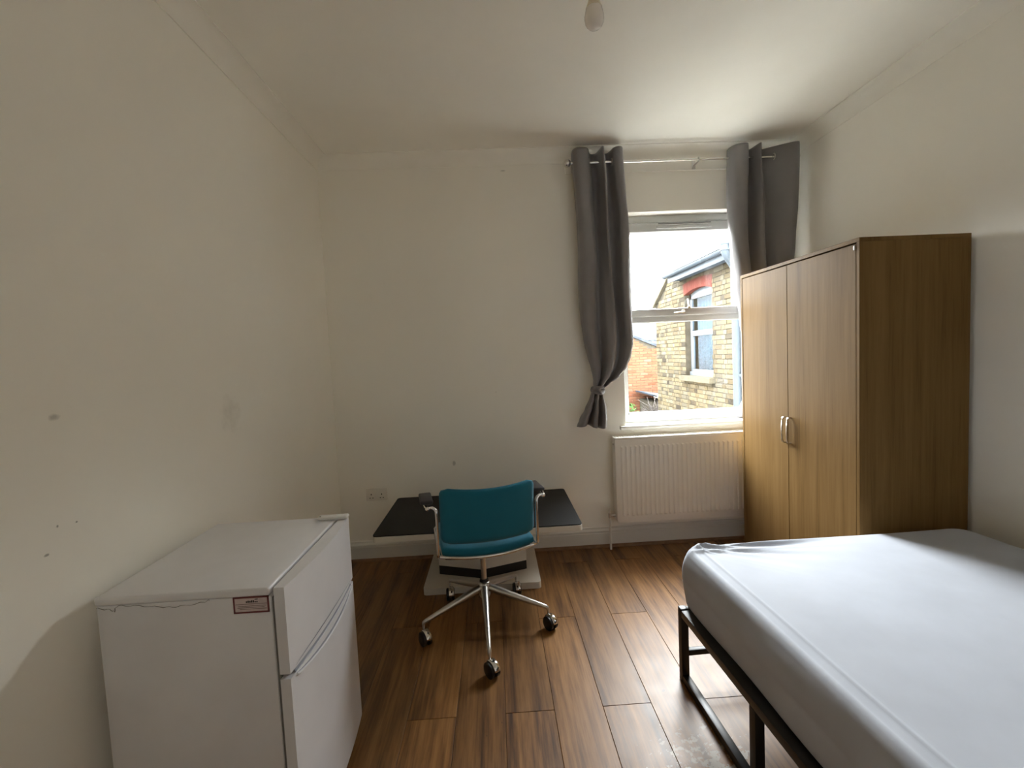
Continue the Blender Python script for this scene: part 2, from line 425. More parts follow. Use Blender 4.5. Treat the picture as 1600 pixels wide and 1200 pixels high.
# ------------------------------------------------------------------ the window
W = tag(bpy.data.objects.new('window_1', None), kind='structure'); COL.objects.link(W); W.location = (1.39, YF, OZ0); OFF['window_1'] = Vector(W.location)
W.empty_display_size = .05
F0, F1 = YF, YF+.07
ZT0, ZT1 = 1.592, 1.645                      # transom of the fixed frame
fr = MB()
fr.box((OX0, F0, .862), (OX0+.052, F1, OZ1), .004); fr.box((OX1-.052, F0, .862), (OX1, F1, OZ1), .004)
fr.box((OX0+.05, F0+.001, .862), (OX1-.05, F1, .925), .004); fr.box((OX0+.05, F0+.001, 2.302), (OX1-.05, F1, OZ1), .004)
fr.box((OX0+.05, F0+.001, ZT0), (OX1-.05, F1, ZT1), .004)
fr.box((OX0+.05, F0+.02, .92), (OX0+.064, F1-.015, ZT0+.01), .002); fr.box((OX1-.064, F0+.02, .92), (OX1-.05, F1-.015, ZT0+.01), .002)
fr.box((OX0+.05, F0+.02, .92), (OX1-.05, F1-.015, .936), .002)
fr.build('window_frame', M_UPVC, W)
sa = MB(); a0, a1, z0, z1, fy = OX0+.036, OX1-.036, 1.634, 2.296, F0-.016
SW, SR = .062, .098
sa.box((a0, fy, z0), (a0+SW, F1-.012, z1), .005); sa.box((a1-SR, fy, z0), (a1, F1-.012, z1), .005)
sa.box((a0+SW-.002, fy+.0005, z0), (a1-SR+.002, F1-.012, z0+.052), .005); sa.box((a0+SW-.002, fy+.0005, z1-SW), (a1-SR+.002, F1-.012, z1), .005)
sash = sa.build('opening_sash', M_UPVC, W)
gk = MB()
for q in (((a0+SW-.003, fy+.012, z0+.05), (a0+SW+.003, fy+.016, z1-SW)), ((a1-SR-.003, fy+.012, z0+.05), (a1-SR+.003, fy+.016, z1-SW))): gk.box(*q)
gk.build('gasket', M_GASKET, sash)
MB().box((a0+SW-.004, F0+.026, z0+.048), (a1-SR+.004, F0+.032, z1-SW+.004)).build('glass_pane', M_GLASS, sash)
MB().box((OX0+.055, F0+.03, .928), (OX1-.055, F0+.036, ZT0+.004)).build('glass_pane', M_GLASS, W)
tv = MB().box((1.20, fy-.010, 2.252), (1.60, fy+.002, 2.276), .004); tv.box((1.205, fy-.014, 2.277), (1.595, fy+.002, 2.283), .002)
tvo = tv.build('trickle_vent', M_UPVC, sash)
MB().box((1.21, fy-.0145, 2.2835), (1.59, fy-.001, 2.2865)).build('vent_slot', M_DARK, tvo)
hd = MB().box((1.365, fy-.014, 1.646), (1.39, fy, 1.674), .004); hd.tube([(1.378, fy-.018, 1.66), (1.372, fy-.034, 1.655), (1.34, fy-.038, 1.652), (1.30, fy-.036, 1.648)], .006, 8)
hd.build('handle', M_STEEL, sash)
MB().tube([(1.42, fy-.006, 1.69), (1.428, F0+.015, 1.75)], .005, 8).box((1.41, fy-.012, 1.682), (1.43, fy+.001, 1.695)).build('stay_arm', M_STEEL, sash)
MB().box((OX0-.045, Y1-.042, .838), (OX1+.04, Y1-.0005, .866), .006).box((OX0+.001, Y1-.002, .846), (OX1-.001, F0-.001, .866)).build('sill_board', M_GLOSS, W)
MB().box((OX0-.02, F1, .80), (OX1+.02, Y1+.26, .86), .004).build('outer_sill', M_STONE, W)

# ------------------------------------------------------------------ curtain pole and curtains
PY, PZ = 3.14, 2.655
bt = thing('pole_batten', (1.3, 3.231, 2.62), 'white painted board on the wall behind the curtain pole', 'board')
MB().box((.545, 3.2215, 2.618), (2.08, 3.2395, 2.694), .003).build('board', M_CEIL, bt)
pole = thing('curtain_pole', (1.3, PY, 2.62), 'slim chrome curtain pole with ball ends above the window', 'curtain pole')
MB().tube([(.565, PY, PZ), (1.05, PY, PZ)], .0095, 16).build('pole_tube', M_CHROME, pole)
MB().tube([(1.0, PY, PZ), (2.085, PY, PZ)], .0075, 16).build('inner_tube', M_CHROME, pole)
for x, d in ((.545, -1), (2.112, 1)):
    rb = .026 if d < 0 else .018
    f_ = MB().lathe([(.0008, -rb)]+[(rb*sin(a*pi/12), -rb*cos(a*pi/12)) for a in range(1, 12)]+[(.0008, rb)], (x, PY, PZ), 20, 'x')
    f_.tube([(x, PY, PZ), (x-d*.04, PY, PZ)], .0135, 16)
    f_.build('finial', M_CHROME, pole)
for x in (.60, 1.432, 2.07):
    b = MB().tube([(x, 3.2212, PZ-.012), (x, PY, PZ-.012)], .006, 10); b.box((x-.013, 3.215, PZ-.035), (x+.013, 3.2213, PZ+.02), .002)
    b.torus((x, PY, PZ), .012, .004, 'x', 20, 8); b.build('bracket', M_STEEL, pole)

def curtain(name, label, prof, plan_top, plan_low, eyes, zk, amp_tab, phase, mirror=False):
    th = thing(name, (sum(prof[0][1:])/2, PY, prof[-1][0]), label, 'curtain', group='knotted grey curtains')
    n = 150; A = catmull(plan_top, n); B = catmull(plan_low, n)
    rows = []; R_ = 110; zt, zb = prof[0][0], prof[-1][0]
    for i in range(R_+1):
        z = zt+(zb-zt)*i/R_; xl, xr = lerp_tab(prof, z); t = max(0.0, min(1.0, (zt-z)/(zt-zk)))
        k = t*t*(3-2*t); am = lerp_tab(amp_tab, z)[0]; row = []
        for j in range(n):
            s_ = A[j][0]*(1-k)+B[j][0]*k; y_ = A[j][1]*(1-k)+B[j][1]*k
            s_ = max(-.01, min(1.01, s_))
            u = j/(n-1)
            wob = .004*sin(9*u+5*z+phase)*min(1, t*4)+.0025*sin(31*u-7*z+phase)*min(1, t*3)
            x = xl+(xr-xl)*s_+.006*sin(z*6+u*8+phase)*min(1, t*3)*(1 if abs(z-zk) > .06 else .2)
            zz = z
            if i == R_: pass
            # hem drops and lifts with the folds
            if z < zk: zz = z+(.012*sin(u*7+phase))*(zk-z)/(zk-zb)
            row.append((x, PY+y_*am+wob, zz))
        rows.append(row)
    o = MB().grid(rows).build('drape', M_CURT, th, 60)
    md = o.modifiers.new('thickness', 'SOLIDIFY'); md.thickness = .0022; md.offset = 0
    for (x, r_) in eyes:
        MB().torus((x, PY, PZ), .021, .0035, 'x', 24, 8).build('eyelet_ring', M_STEEL, th)
    xl, xr = lerp_tab(prof, zk); xc, hw = (xl+xr)/2, (xr-xl)/2
    kn = MB()
    for q, (dz, rr, tilt) in enumerate(((.012, 1.0, .25), (-.006, 1.06, -.2), (-.022, .96, .1))):
        pth = []
        for a in range(25):
            an = 2*pi*a/24
            pth.append((xc+(hw+.004)*rr*cos(an), PY+.036*rr*sin(an), zk+dz+tilt*.03*cos(an+q)+.004*sin(3*an+q)))
        kn.tube(pth, .013, 8, False)
    kn.tube([(xc-.02, PY-.036, zk+.03), (xc-.004, PY-.056, zk+.005), (xc+.018, PY-.046, zk-.028)], .012, 8, rs=[.006, .016, .007])
    kn.build('knot', M_CURT, th, 60)
    return th

PLAN_A = [(0, .045), (-.005, .01), (.0, -.03), (.06, -.058), (.16, -.062), (.26, -.052), (.31, -.025), (.335, .01), (.39, .045), (.46, .05), (.505, .03), (.53, -.02), (.55, -.066), (.585, -.07),
          (.60, -.03), (.62, .02), (.67, .046), (.735, .04), (.775, .0), (.80, -.04), (.86, -.06), (.94, -.058), (.99, -.03), (1.0, .01), (.97, .03)]
PLAN_B = [(.0, .03), (.0, .0), (.05, -.035), (.15, -.045), (.25, -.02), (.30, .02), (.36, .035), (.40, .0), (.44, -.05), (.52, -.062), (.60, -.052), (.64, -.01),
          (.68, .03), (.73, .035), (.78, .0), (.83, -.035), (.90, -.046), (.96, -.03), (1.0, .0), (1.0, .02), (.97, .04)]
curtain('curtain', 'grey satin curtain knotted near its hem, left of the window',
        [(2.73, .582, .914), (2.468, .593, .928), (2.258, .598, .936), (2.046, .603, .942), (1.833, .600, .945), (1.618, .606, .951), (1.50, .614, .954), (1.444, .62, .952), (1.356, .636, .932),
         (1.29, .654, .90), (1.223, .665, .845), (1.175, .671, .775), (1.14, .665, .728), (1.093, .644, .733), (1.006, .608, .750), (.942, .572, .754), (.885, .552, .752)],
        PLAN_A, PLAN_B, [(.690, 1), (.765, 1), (.787, 1), (.842, 1)], 1.14,
        [(2.73, 1.0), (1.6, .95), (1.35, .9), (1.2, .7), (1.14, .55), (1.05, .7), (.885, 1.05)], 0.0)
PLAN_C = [(0, .04), (-.005, .0), (.02, -.045), (.10, -.07), (.2, -.066), (.25, -.02), (.265, .02), (.30, .05), (.35, .03), (.37, -.03), (.385, -.066), (.40, -.07), (.41, -.03), (.43, .02),
          (.48, .05), (.56, .035), (.63, .012), (.70, -.01), (.80, -.04), (.90, -.066), (.97, -.072), (1.0, -.06), (1.0, -.04)]
curtain('curtain', 'grey satin curtain hanging between the window and the right wall, partly behind the wardrobe',
        [(2.722, 1.648, 2.086), (2.306, 1.640, 2.087), (2.092, 1.645, 2.071), (1.833, 1.672, 2.046), (1.613, 1.712, 1.994), (1.305, 1.742, 1.891), (1.127, 1.752, 1.815), (1.074, 1.735, 1.816), (.885, 1.668, 1.86)],
        PLAN_C, [(b, c) for b, c in PLAN_B], [(1.758, 1), (1.816, 1), (1.945, 1)], 1.12,
        [(2.73, 1.0), (1.6, .95), (1.2, .7), (1.12, .55), (1.05, .7), (.885, 1.0)], 1.7)

# ------------------------------------------------------------------ radiator under the window
RX0, RX1, RZ0, RZ1, RYF = .798, 1.80, .205, .802, 3.115
rad = thing('radiator', (1.3, 3.16, RZ0), 'white ribbed panel radiator under the window sill', 'radiator')
rd = MB(); rd.box((RX0+.004, RYF, RZ0), (RX1-.004, RYF+.010, RZ1-.012), .004)
nr = 29; pitch_ = (RX1-RX0-.06)/nr
for i in range(nr):
    xc = RX0+.03+pitch_*(i+.5); h = pitch_*.30; za, zb = RZ0+.045, RZ1-.055
    rd.add([(xc-h, RYF+.001, za), (xc+h, RYF+.001, za), (xc+h, RYF+.001, zb), (xc-h, RYF+.001, zb),
            (xc-h*.55, RYF-.007, za+.012), (xc+h*.55, RYF-.007, za+.012), (xc+h*.55, RYF-.007, zb-.012), (xc-h*.55, RYF-.007, zb-.012)],
           [(4, 5, 6, 7), (0, 1, 5, 4), (1, 2, 6, 5), (2, 3, 7, 6), (3, 0, 4, 7)])
rd.build('front_panel', M_RAD, rad, 30)
MB().box((RX0+.006, 3.19, RZ0+.01), (RX1-.006, 3.20, RZ1-.014), .003).build('back_panel', M_RAD, rad)
MB().box((RX0, RYF+.002, RZ0+.012), (RX0+.006, 3.20, RZ1-.006), .002).build('side_cover', M_RAD, rad)
MB().box((RX1-.006, RYF+.002, RZ0+.012), (RX1, 3.20, RZ1-.006), .002).build('side_cover', M_RAD, rad)
tg = MB(); tg.box((RX0, RYF+.001, RZ1-.012), (RX1, RYF+.012, RZ1), .002); tg.box((RX0, 3.188, RZ1-.012), (RX1, 3.20, RZ1), .002)
x = RX0+.002
while x < RX1-.01:
    tg.box((x, RYF+.010, RZ1-.009), (x+.012, 3.19, RZ1-.003)); x += .018
tg.build('top_grille', M_RAD, rad)
cv = MB(); x = RX0+.02
while x < RX1-.02:
    cv.box((x, RYF+.0095, RZ0+.03), (x+.002, 3.1905, RZ1-.03)); x += .03
cv.build('convector_fins', M_RAD, rad)
MB().tube([(.757, 3.165, .003), (.757, 3.165, .235)], .0075, 12).build('supply_pipe', M_GLOSS, rad)
vl = MB().tube([(.757, 3.165, .232), (.757, 3.165, .262)], .011, 12); vl.tube([(.757, 3.165, .247), (.804, 3.165, .247)], .009, 12); vl.tube([(.776, 3.165, .247), (.788, 3.165, .247)], .013, 6)
vo = vl.build('valve', M_STEEL, rad)
MB().lathe([(.0005, 0), (.009, .002), (.010, .024), (.008, .030), (.0005, .031)], (.757, 3.165, .262), 14).build('valve_cap', M_GLOSS, vo)
bl = MB().lathe([(.0005, 0), (.007, .001), (.007, .006), (.0005, .0065)], (RX0-.0065, 3.16, RZ1-.05), 12, 'x'); bl.build('bleed_plug', M_STEEL, rad)
for xb in (RX0+.15, RX1-.15):
    MB().box((xb-.015, 3.1995, RZ0+.05), (xb+.015, 3.2395, RZ1-.08), .002).build('wall_bracket', M_STEEL, rad)

# ------------------------------------------------------------------ twin wall socket
so = thing('wall_socket', (-.872, 3.2395, .43), 'white double plug socket on the wall above the table', 'wall socket')
MB().box((-.945, 3.229, .428), (-.799, 3.2395, .514), .004).build('face_plate', M_SOCKET, so)
for xc in (-.908, -.836):
    r_ = MB().box((xc-.004, 3.2272, .488), (xc+.006, 3.2292, .506), .001).build('rocker_switch', M_SOCKET, so)
    pin = MB(); pin.box((xc-.003, 3.2283, .468), (xc+.003, 3.2292, .478)); pin.box((xc-.014, 3.2283, .446), (xc-.006, 3.2292, .451)); pin.box((xc+.006, 3.2283, .446), (xc+.014, 3.2292, .451))
    pin.build('pin_holes', M_DARK, so)

# ------------------------------------------------------------------ wardrobe
WX, WY0, WY1, WZ = 1.62, 2.0, 2.985, 1.845
wd = thing('wardrobe', (1.88, 2.49, 0), 'pale oak two-door wardrobe standing against the right wall', 'wardrobe')
XB = 2.13
MB().box((WX, WY0, 0), (XB, WY0+.018, WZ-.018), .001, 1).build('side_panel', M_OAK, wd)
MB().box((WX, WY1-.018, 0), (XB, WY1, WZ-.018), .001, 1).build('side_panel', M_OAK, wd)
MB().box((WX, WY0, WZ-.0178), (XB, WY1, WZ), .001, 1).build('top_panel', M_OAK, wd)
MB().box((XB-.012, WY0+.018, .06), (XB-.004, WY1-.018, WZ-.018)).build('back_panel', M_OAK, wd)
MB().box((WX+.03, WY0+.018, .06), (XB-.012, WY1-.018, .078)).build('bottom_panel', M_OAK, wd)
MB().box((WX+.04, WY0+.018, 0), (WX+.058, WY1-.018, .06)).build('plinth', M_OAK, wd)
SEAM = 2.508
for (a, b, hy) in ((WY0+.0215, SEAM-.0015, SEAM-.022), (SEAM+.0015, WY1-.0205, SEAM+.022)):
    d_ = MB().box((WX+.001, a, .064), (WX+.017, b, WZ-.024), .0012, 1).build('door', M_OAK, wd)
    z0_, z1_ = .838, .988
    pth = catmull([(WX+.001, hy, z0_+.004), (WX-.012, hy, z0_+.004), (WX-.0185, hy, z0_+.014), (WX-.021, hy, z0_+.04), (WX-.022, hy, (z0_+z1_)/2), (WX-.021, hy, z1_-.04), (WX-.0185, hy, z1_-.014), (WX-.012, hy, z1_-.004), (WX+.001, hy, z1_-.004)], 25)
    hb = []
    for k, p in enumerate(pth):
        q = pth[min(k+1, 24)]; pr = pth[max(k-1, 0)]; t = Vector((q[0]-pr[0], 0, q[2]-pr[2])).normalized(); nrm = Vector((-t.z, 0, t.x))*.0035
        hb.append([(p[0]+nrm.x, p[1]-.005, p[2]+nrm.z), (p[0]+nrm.x, p[1]+.005, p[2]+nrm.z), (p[0]-nrm.x, p[1]+.005, p[2]-nrm.z), (p[0]-nrm.x, p[1]-.005, p[2]-nrm.z)])
    MB().grid(hb, True).build('handle', M_CHROME, d_, 35)
MB().box((WX-.003, WY0+.023, 1.795), (WX+.001, WY0+.033, 1.815), .002).build('white_stop', M_GLOSS, wd)

# ------------------------------------------------------------------ fridge
FX0, FXD, FXF, FY0, FY1, FH = -1.066, -.613, -.571, 1.208, 1.747, .82
fg = thing('fridge', (-.83, 1.48, 0), 'white two-door under-counter fridge freezer beside the left wall', 'fridge')
MB().box((FX0, FY0, .012), (FXD-.006, FY1, FH-.022), .004).build('body', M_FRIDGE, fg)
MB().box((FX0-.004, FY0-.003, FH-.0225), (FXD-.008, FY1+.003, FH), .007, 3).build('top_panel', M_FRIDGE, fg)
MB().box((FXD-.0065, FY0+.006, .035), (FXD+.003, FY1-.006, FH-.03)).build('door_gasket', M_GASKET, fg)
def fdoor(z0_, z1_, name):
    # convex front in plan, softly rounded at the ends
    pts = [(FXD+.0025, FY0-.001), (FXD+.0025, FY1+.001)]
    fr_ = []
    for k in range(17):
        t = k/16; y = FY1+.001-(FY1-FY0+.002)*t
        bul = 4*t*(1-t)
        fr_.append((FXF-.012+.016*bul, y))
    pts += fr_
    b = bmesh.new(); n = len(pts)
    v0 = [b.verts.new((p[0], p[1], z0_)) for p in pts]; v1 = [b.verts.new((p[0], p[1], z1_)) for p in pts]
    b.faces.new(v0[::-1]); b.faces.new(v1)
    for i in range(n): b.faces.new((v0[i], v0[(i+1) % n], v1[(i+1) % n], v1[i]))
    ed = [e for e in b.edges if e.calc_face_angle(0) > .5]
    bmesh.ops.bevel(b, geom=ed, offset=.004, segments=2, profile=.5, affect='EDGES')
    return MB().bm(b).build(name, M_FRIDGE, fg, 35)
fx = lambda t: FXF-.012+.016*4*t*(1-t)
du = fdoor(.580, FH-.002, 'freezer_door'); dl = fdoor(.032, .566, 'fridge_door')
# grip: recessed grey scoop along the joint, deepest in the middle, with a pale lip
sc_rows, lip = [], []
for k in range(33):
    t = .05+.90*k/32; y = FY0+(FY1-FY0)*t; dp = .006+.030*sin(pi*k/32)**.7
    X_ = fx(t)
    sc_rows.append([(X_+.0012, y, .584+dp*.5), (X_-.004, y, .578), (X_-.004, y, .572-dp*.2), (X_+.0015, y, .566-dp*.75)])
    lip.append((X_+.002, y, .565-dp*.8))
MB().grid(sc_rows).build('grip_recess', M_RECESS, dl, 60)
MB().tube(lip, .0035, 8).build('grip_lip', M_FRIDGE, dl)
hg = MB().box((-.686, FY1-.038, FH), (-.576, FY1-.004, FH+.013), .006, 3)
hgo = hg.build('hinge_cover', M_FRIDGETRIM, fg)
MB().lathe([(.0005, 0), (.003, .0002), (.003, .0015), (.0005, .002)], (-.676, FY1-.03, FH+.0125), 10).build('screw_cap', M_DARK, hgo)
st_ = MB().box((-.714, FY0-.0017, .757), (-.626, FY0+.001, .797)).build('sticker', M_STICK, fg)
rb = MB()
for q in (((-.716, .795), (-.624, .799)), ((-.716, .755), (-.624, .759)), ((-.716, .755), (-.712, .799)), ((-.628, .755), (-.624, .799))):
    rb.box((q[0][0], FY0-.0024, q[0][1]), (q[1][0], FY0+.0005, q[1][1]))
rb.build('red_border', M_RED, st_)
lg = MB(); random.seed(3)
for k in range(7):
    xx = -.683+k*.0045; hgt = random.uniform(.003, .0075)
    lg.box((xx, FY0-.0022, .783), (xx+.0032, FY0, .783+hgt))
lg.box((-.660, FY0-.0022, .7905), (-.652, FY0, .7925))
lg.build('printed_mark', M_INK, st_)
ln = MB()
for z_, x0_, x1_ in ((.7785, -.711, -.629), (.773, -.704, -.632), (.769, -.706, -.636), (.765, -.700, -.630)):
    ln.box((x0_, FY0-.0021, z_), (x1_, FY0, z_+.0016))
ln.build('printed_lines', M_FAINT, st_)
cr_ = [(-1.064, .806), (-1.03, .800), (-1.018, .795), (-1.01, .808), (-.96, .806), (-.90, .799), (-.86, .797), (-.80, .803), (-.775, .809)]
crp = catmull(cr_, 40)
MB().tube([(p[0], FY0-.0026, p[1]-.012+.002*sin(k*1.7)) for k, p in enumerate(crp)], .0011, 6, rs=[.0003+.0005*abs(sin(k*.7)) for k in range(40)]).build('edge_crack', M_GASKET, fg)
for xf, yf in ((-1.03, 1.24), (-1.03, 1.715), (-.65, 1.24), (-.65, 1.715)):
    MB().lathe([(.012, 0), (.014, .003), (.014, .013)], (xf, yf, 0), 12).build('foot', M_BLACKPL, fg)

# ------------------------------------------------------------------ low table with pedestal
tb = thing('low_table', (-.137, 2.88, 0), 'low table with black top and white pedestal against the back wall', 'table')
def rrect(x0_, y0_, x1_, y1_, r, n=6):
    out = []
    for (cx_, cy_, a0_) in ((x1_-r, y1_-r, 0), (x0_+r, y1_-r, 90), (x0_+r, y0_+r, 180), (x1_-r, y0_+r, 270)):
        for k in range(n+1):
            a = radians(a0_+90*k/n); out.append((cx_+r*cos(a), cy_+r*sin(a)))
    return out
TZ = .443
MB().prism(rrect(-.720, 2.520, .446, 3.214, .022), 2, TZ-.006, TZ).build('top_surface', M_TABLETOP, tb, 30)
MB().prism(rrect(-.721, 2.515, .447, 3.213, .024), 2, TZ-.036, TZ-.0062).build('top_board', M_TABLEWHITE, tb, 30)
HX = [(-.413, 2.872), (-.137, 2.775), (.142, 2.872), (.142, 3.06), (-.137, 3.13), (-.413, 3.06)]
cxh, cyh = -.137, 2.966
MB().prism(HX, 2, .097, TZ-.0362).build('pedestal', M_TABLEWHITE, tb, 20)
MB().prism([(cxh+(px-cxh)*.997, cyh+(py-cyh)*.99) for px, py in HX], 2, .0405, .0968).build('plinth_band', M_BLACKPL, tb, 20)
b = bmesh.new()
bp = MB().prism(rrect(-.489, 2.690, .215, 3.195, .02), 2, 0.0005, .0403).build('base_plate', M_TABLEWHITE, tb, 30)
b.free()

# ------------------------------------------------------------------ swivel chair (seen from behind)
ch = thing('swivel_chair', (-.11, 2.36, 0), 'teal fabric swivel chair with chrome five-star base pulled up to the table', 'chair', radians(12))
def csheet(w0, w1, bul_f, nz_=14, nx_=28): pass
# back: curved in plan, rounded corners, real thickness
def back_mesh():
    rows_f, rows_b = [], []
    hw, z0_, z1_, rc = .226, .538, .814, .040
    nx_, nz_ = 36, 20
    for side, rows in ((0, rows_f), (1, rows_b)):
        for i in range(nz_+1):
            v = i/nz_; z = z0_+(z1_-z0_)*v
            dz_ = min(z-z0_, z1_-z); ww = hw
            if dz_ < rc: ww = hw-rc+sqrt(max(0, rc*rc-(rc-dz_)**2))
            row = []
            for j in range(nx_+1):
                u = -1+2*j/nx_; x = ww*u
                bulge = -.052*(1-(x/hw)**2)
                th_ = .015*(max(0, 1-abs(x/hw)**10)*max(0, 1-abs(2*v-1)**10))**.5+.001
                dip = -.014*(1-(x/hw)**2)*(v*2-1 if v > .5 else 0)
                row.append((x, -.196-.034*v+bulge+(th_ if side == 0 else -th_), z+dip))
            rows.append(row)
    m = MB(); m.grid(rows_f); m.grid(rows_b)
    C_ = nx_+1; nF = len(rows_f)*C_
    ring = [j for j in range(C_)]+[i*C_+nx_ for i in range(1, nz_+1)]+[nz_*C_+j for j in range(nx_-1, -1, -1)]+[i*C_ for i in range(nz_-1, 0, -1)]
    for a, b2 in zip(ring, ring[1:]+ring[:1]): m.f.append((a, b2, b2+nF, a+nF))
    return m
back_mesh().build('backrest', M_TEAL, ch, 70, False)
def seat_pts(hw, y0_, y1_, bul, n=20):
    pts = []
    for k in range(n+1): u = -1+2*k/n; pts.append((hw*u, y0_-bul*(1-u*u)))          # rear edge, bowed
    pts += [(hw, y0_+.12), (hw-.004, y1_-.06), (hw-.02, y1_-.02), (hw-.06, y1_)]
    pts += [(-hw+.06, y1_), (-hw+.02, y1_-.02), (-hw+.004, y1_-.06), (-hw, y0_+.12)]
    return pts
def seat_mesh():
    m = MB(); rings = []
    base = seat_pts(.224, -.193, .22, .046)
    cx_, cy_ = 0, .0
    for s_, z in ((.985, .470), (1.0, .478), (1.0, .492), (.985, .503), (.95, .509), (.80, .511), (.5, .507), (.2, .504)):
        rings.append([(p[0]*s_, cy_+(p[1]-cy_)*s_, z+.012*max(0, (p[1]*s_-.1))/.12*(-1 if s_ < .99 else -1)+.010*((p[0]*s_)/.224)**2) for p in base])
    m.grid(rings, True); n = len(base)
    m.f.append(tuple(range((len(rings)-1)*n, len(rings)*n))); m.f.append(tuple(range(n))[::-1])
    return m
seat_mesh().build('seat', M_TEAL, ch, 60, False)
rim = [(p[0]*1.035, p[1]*1.035-.003, .472+.008*(p[0]/.224)**2) for p in seat_pts(.226, -.196, .222, .046)]
MB().tube(rim+[rim[0]], .0075, 10, False).build('seat_rim', M_CHROME, ch, 60, False)
pan = MB().prism([(p[0]*.93, p[1]*.93) for p in seat_pts(.224, -.193, .22, .044)], 2, .452, .471)
pan.build('seat_pan', M_DARKPAD, ch, 40, False)
for s_ in (-1, 1):
    pth = catmull([(s_*.234, -.17, .476), (s_*.241, -.198, .482), (s_*.241, -.205, .51), (s_*.240, -.21, .60), (s_*.240, -.214, .68), (s_*.243, -.212, .704), (s_*.258, -.205, .716), (s_*.276, -.198, .714), (s_*.286, -.17, .716), (s_*.288, -.12, .722)], 44)
    tb_ = MB().tube(pth, .0075, 12); tb_.lathe([(.0005, -.011), (.008, -.008), (.011, 0), (.008, .008), (.0005, .011)], (s_*.279, -.202, .713), 14)
    to = tb_.build('arm_tube', M_CHROME, ch, 60, False)
    px_ = s_*.281 if s_ < 0 else .264
    MB().box((px_-.030, -.190, .728), (px_+.030, -.040, .746), .008, 3).build('armrest_pad', M_DARKPAD, ch, 40, False)
    MB().box((px_-.014, -.15, .716), (px_+.014, -.06, .729), .002).build('pad_bracket', M_BLACKPL, to, 40, False)
MB().tube([(0, 0, .23), (0, 0, .455)], .0145, 16).build('gas_post', M_STEEL, ch, 60, False)
MB().box((-.07, -.08, .436), (.07, .08, .453), .006).build('swivel_plate', M_BLACKPL, ch, 40, False)
MB().lathe([(.018, .145), (.026, .15), (.030, .16), (.034, .21), (.030, .228), (.024, .232)], (0, 0, 0), 24).build('hub', M_STEEL, ch, 50, False)
MB().lathe([(.017, .2322), (.024, .2325), (.022, .243), (.017, .245)], (0, 0, 0), 20).build('hub_collar', M_BLACKPL, ch, 50, False)
rz12 = radians(-12)
def tolocal(x, y):
    dx, dy = x+.11, y-2.36
    return (dx*cos(rz12)-dy*sin(rz12), dx*sin(rz12)+dy*cos(rz12))
TIPS = [((-.413, 2.222), (-.405, 2.178)), ((-.085, 1.962), (-.073, 1.955)), ((.211, 2.285), (.222, 2.245)), ((-.322, 2.636), (-.315, 2.640)), ((.065, 2.650), (.064, 2.668))]
TIPS = [(tolocal(*a), tolocal(*b)) for a, b in TIPS]
SWV = [radians(-12+34), radians(-12+36), radians(-12+36), radians(-12+6), radians(-12+4)]
for k, ((tx, ty), (wx, wy)) in enumerate(TIPS):
    L_ = sqrt(tx*tx+ty*ty); ux, uy = tx/L_, ty/L_
    def P_(d, z): return (ux*d, uy*d, z)
    zl_ = lambda d: .207-(.207-.112)*d/(L_-.01)
    path = [P_(.010, zl_(.01)), P_(.08, zl_(.08)), P_(.18, zl_(.18)), P_(.26, zl_(.26)), P_(L_-.012, zl_(L_-.012)), P_(L_-.003, .107), P_(L_, .098), P_(L_, .078)]
    rs = [.021, .019, .0155, .0125, .0095, .009, .0075, .006]
    lg_ = MB().tube(path, .01, 14, True, rs); lg_.build('leg', M_STEEL, ch, 60, False)
    # twin-wheel caster
    cs = bpy.data.objects.new('caster', None); COL.objects.link(cs); cs.parent = ch
    a = SWV[k]
    cs.location = (tx, ty, 0); cs.rotation_euler = (0, 0, a); cs.empty_display_size = .03
    R_ = .035; oy = -.014
    for sx in (-1, 1):
        wv = MB().lathe([(.004, -.0095), (R_-.006, -.0095), (R_, -.006), (R_, .006), (R_-.006, .0095), (.012, .0095), (.004, .006)], (sx*.0145, oy, R_), 28, 'x')
        wv.build('wheel', M_BLACKPL, cs, 40, False)
    hd_ = []
    for q in range(15):
        an = radians(22+150*q/14); rr = R_-.001
        hd_.append([(-.010, oy+rr*cos(an), R_+rr*sin(an)), (-.007, oy+(rr+.005)*cos(an), R_+(rr+.005)*sin(an)), (.016, oy+(rr+.005)*cos(an), R_+(rr+.005)*sin(an)), (.020, oy+rr*cos(an), R_+rr*sin(an))])
    ho = MB().grid(hd_).build('hood', M_CHROME, cs, 60, False)
    md = ho.modifiers.new('thickness', 'SOLIDIFY'); md.thickness = .0015; md.offset = 1
    MB().tube([(0, 0, .066), (0, 0, .094)], .0055, 12).build('stem', M_CHROME, cs, 60, False)

# ------------------------------------------------------------------ bed: black metal frame, mattress with fitted sheet
BR = radians(2.0); BO = (.719, 1.862)
bd = thing('bed_frame', (BO[0], BO[1], 0), 'black metal double bed frame under the white mattress', 'bed frame', BR)
T = .032; BW, BLn, BT = 1.345, 1.90, .318
def bar(name, lo, hi): return MB().box(lo, hi, .003).build(name, M_BLACKMETAL, bd, 40, False)
for x0_ in (0, BW-T):
    bar('side_rail', (x0_, -BLn+T, BT-.034), (x0_+.05, -T, BT-.004)) if x0_ == 0 else bar('side_rail', (BW-.05, -BLn+T, BT-.034), (BW, -T, BT-.004))
    for ya, yb in ((0, -.545), (-BLn+.545, -BLn)):
        bar('leg_post', (x0_, ya-T, 0), (x0_+T, ya, BT) if ya == 0 else (x0_+T, ya, BT-.0345))
        bar('leg_post', (x0_, yb, 0), (x0_+T, yb+T, BT-.0345 if ya == 0 else BT))
        bar('floor_runner', (x0_+.001, yb+T, .0005), (x0_+T-.001, ya-T, T))
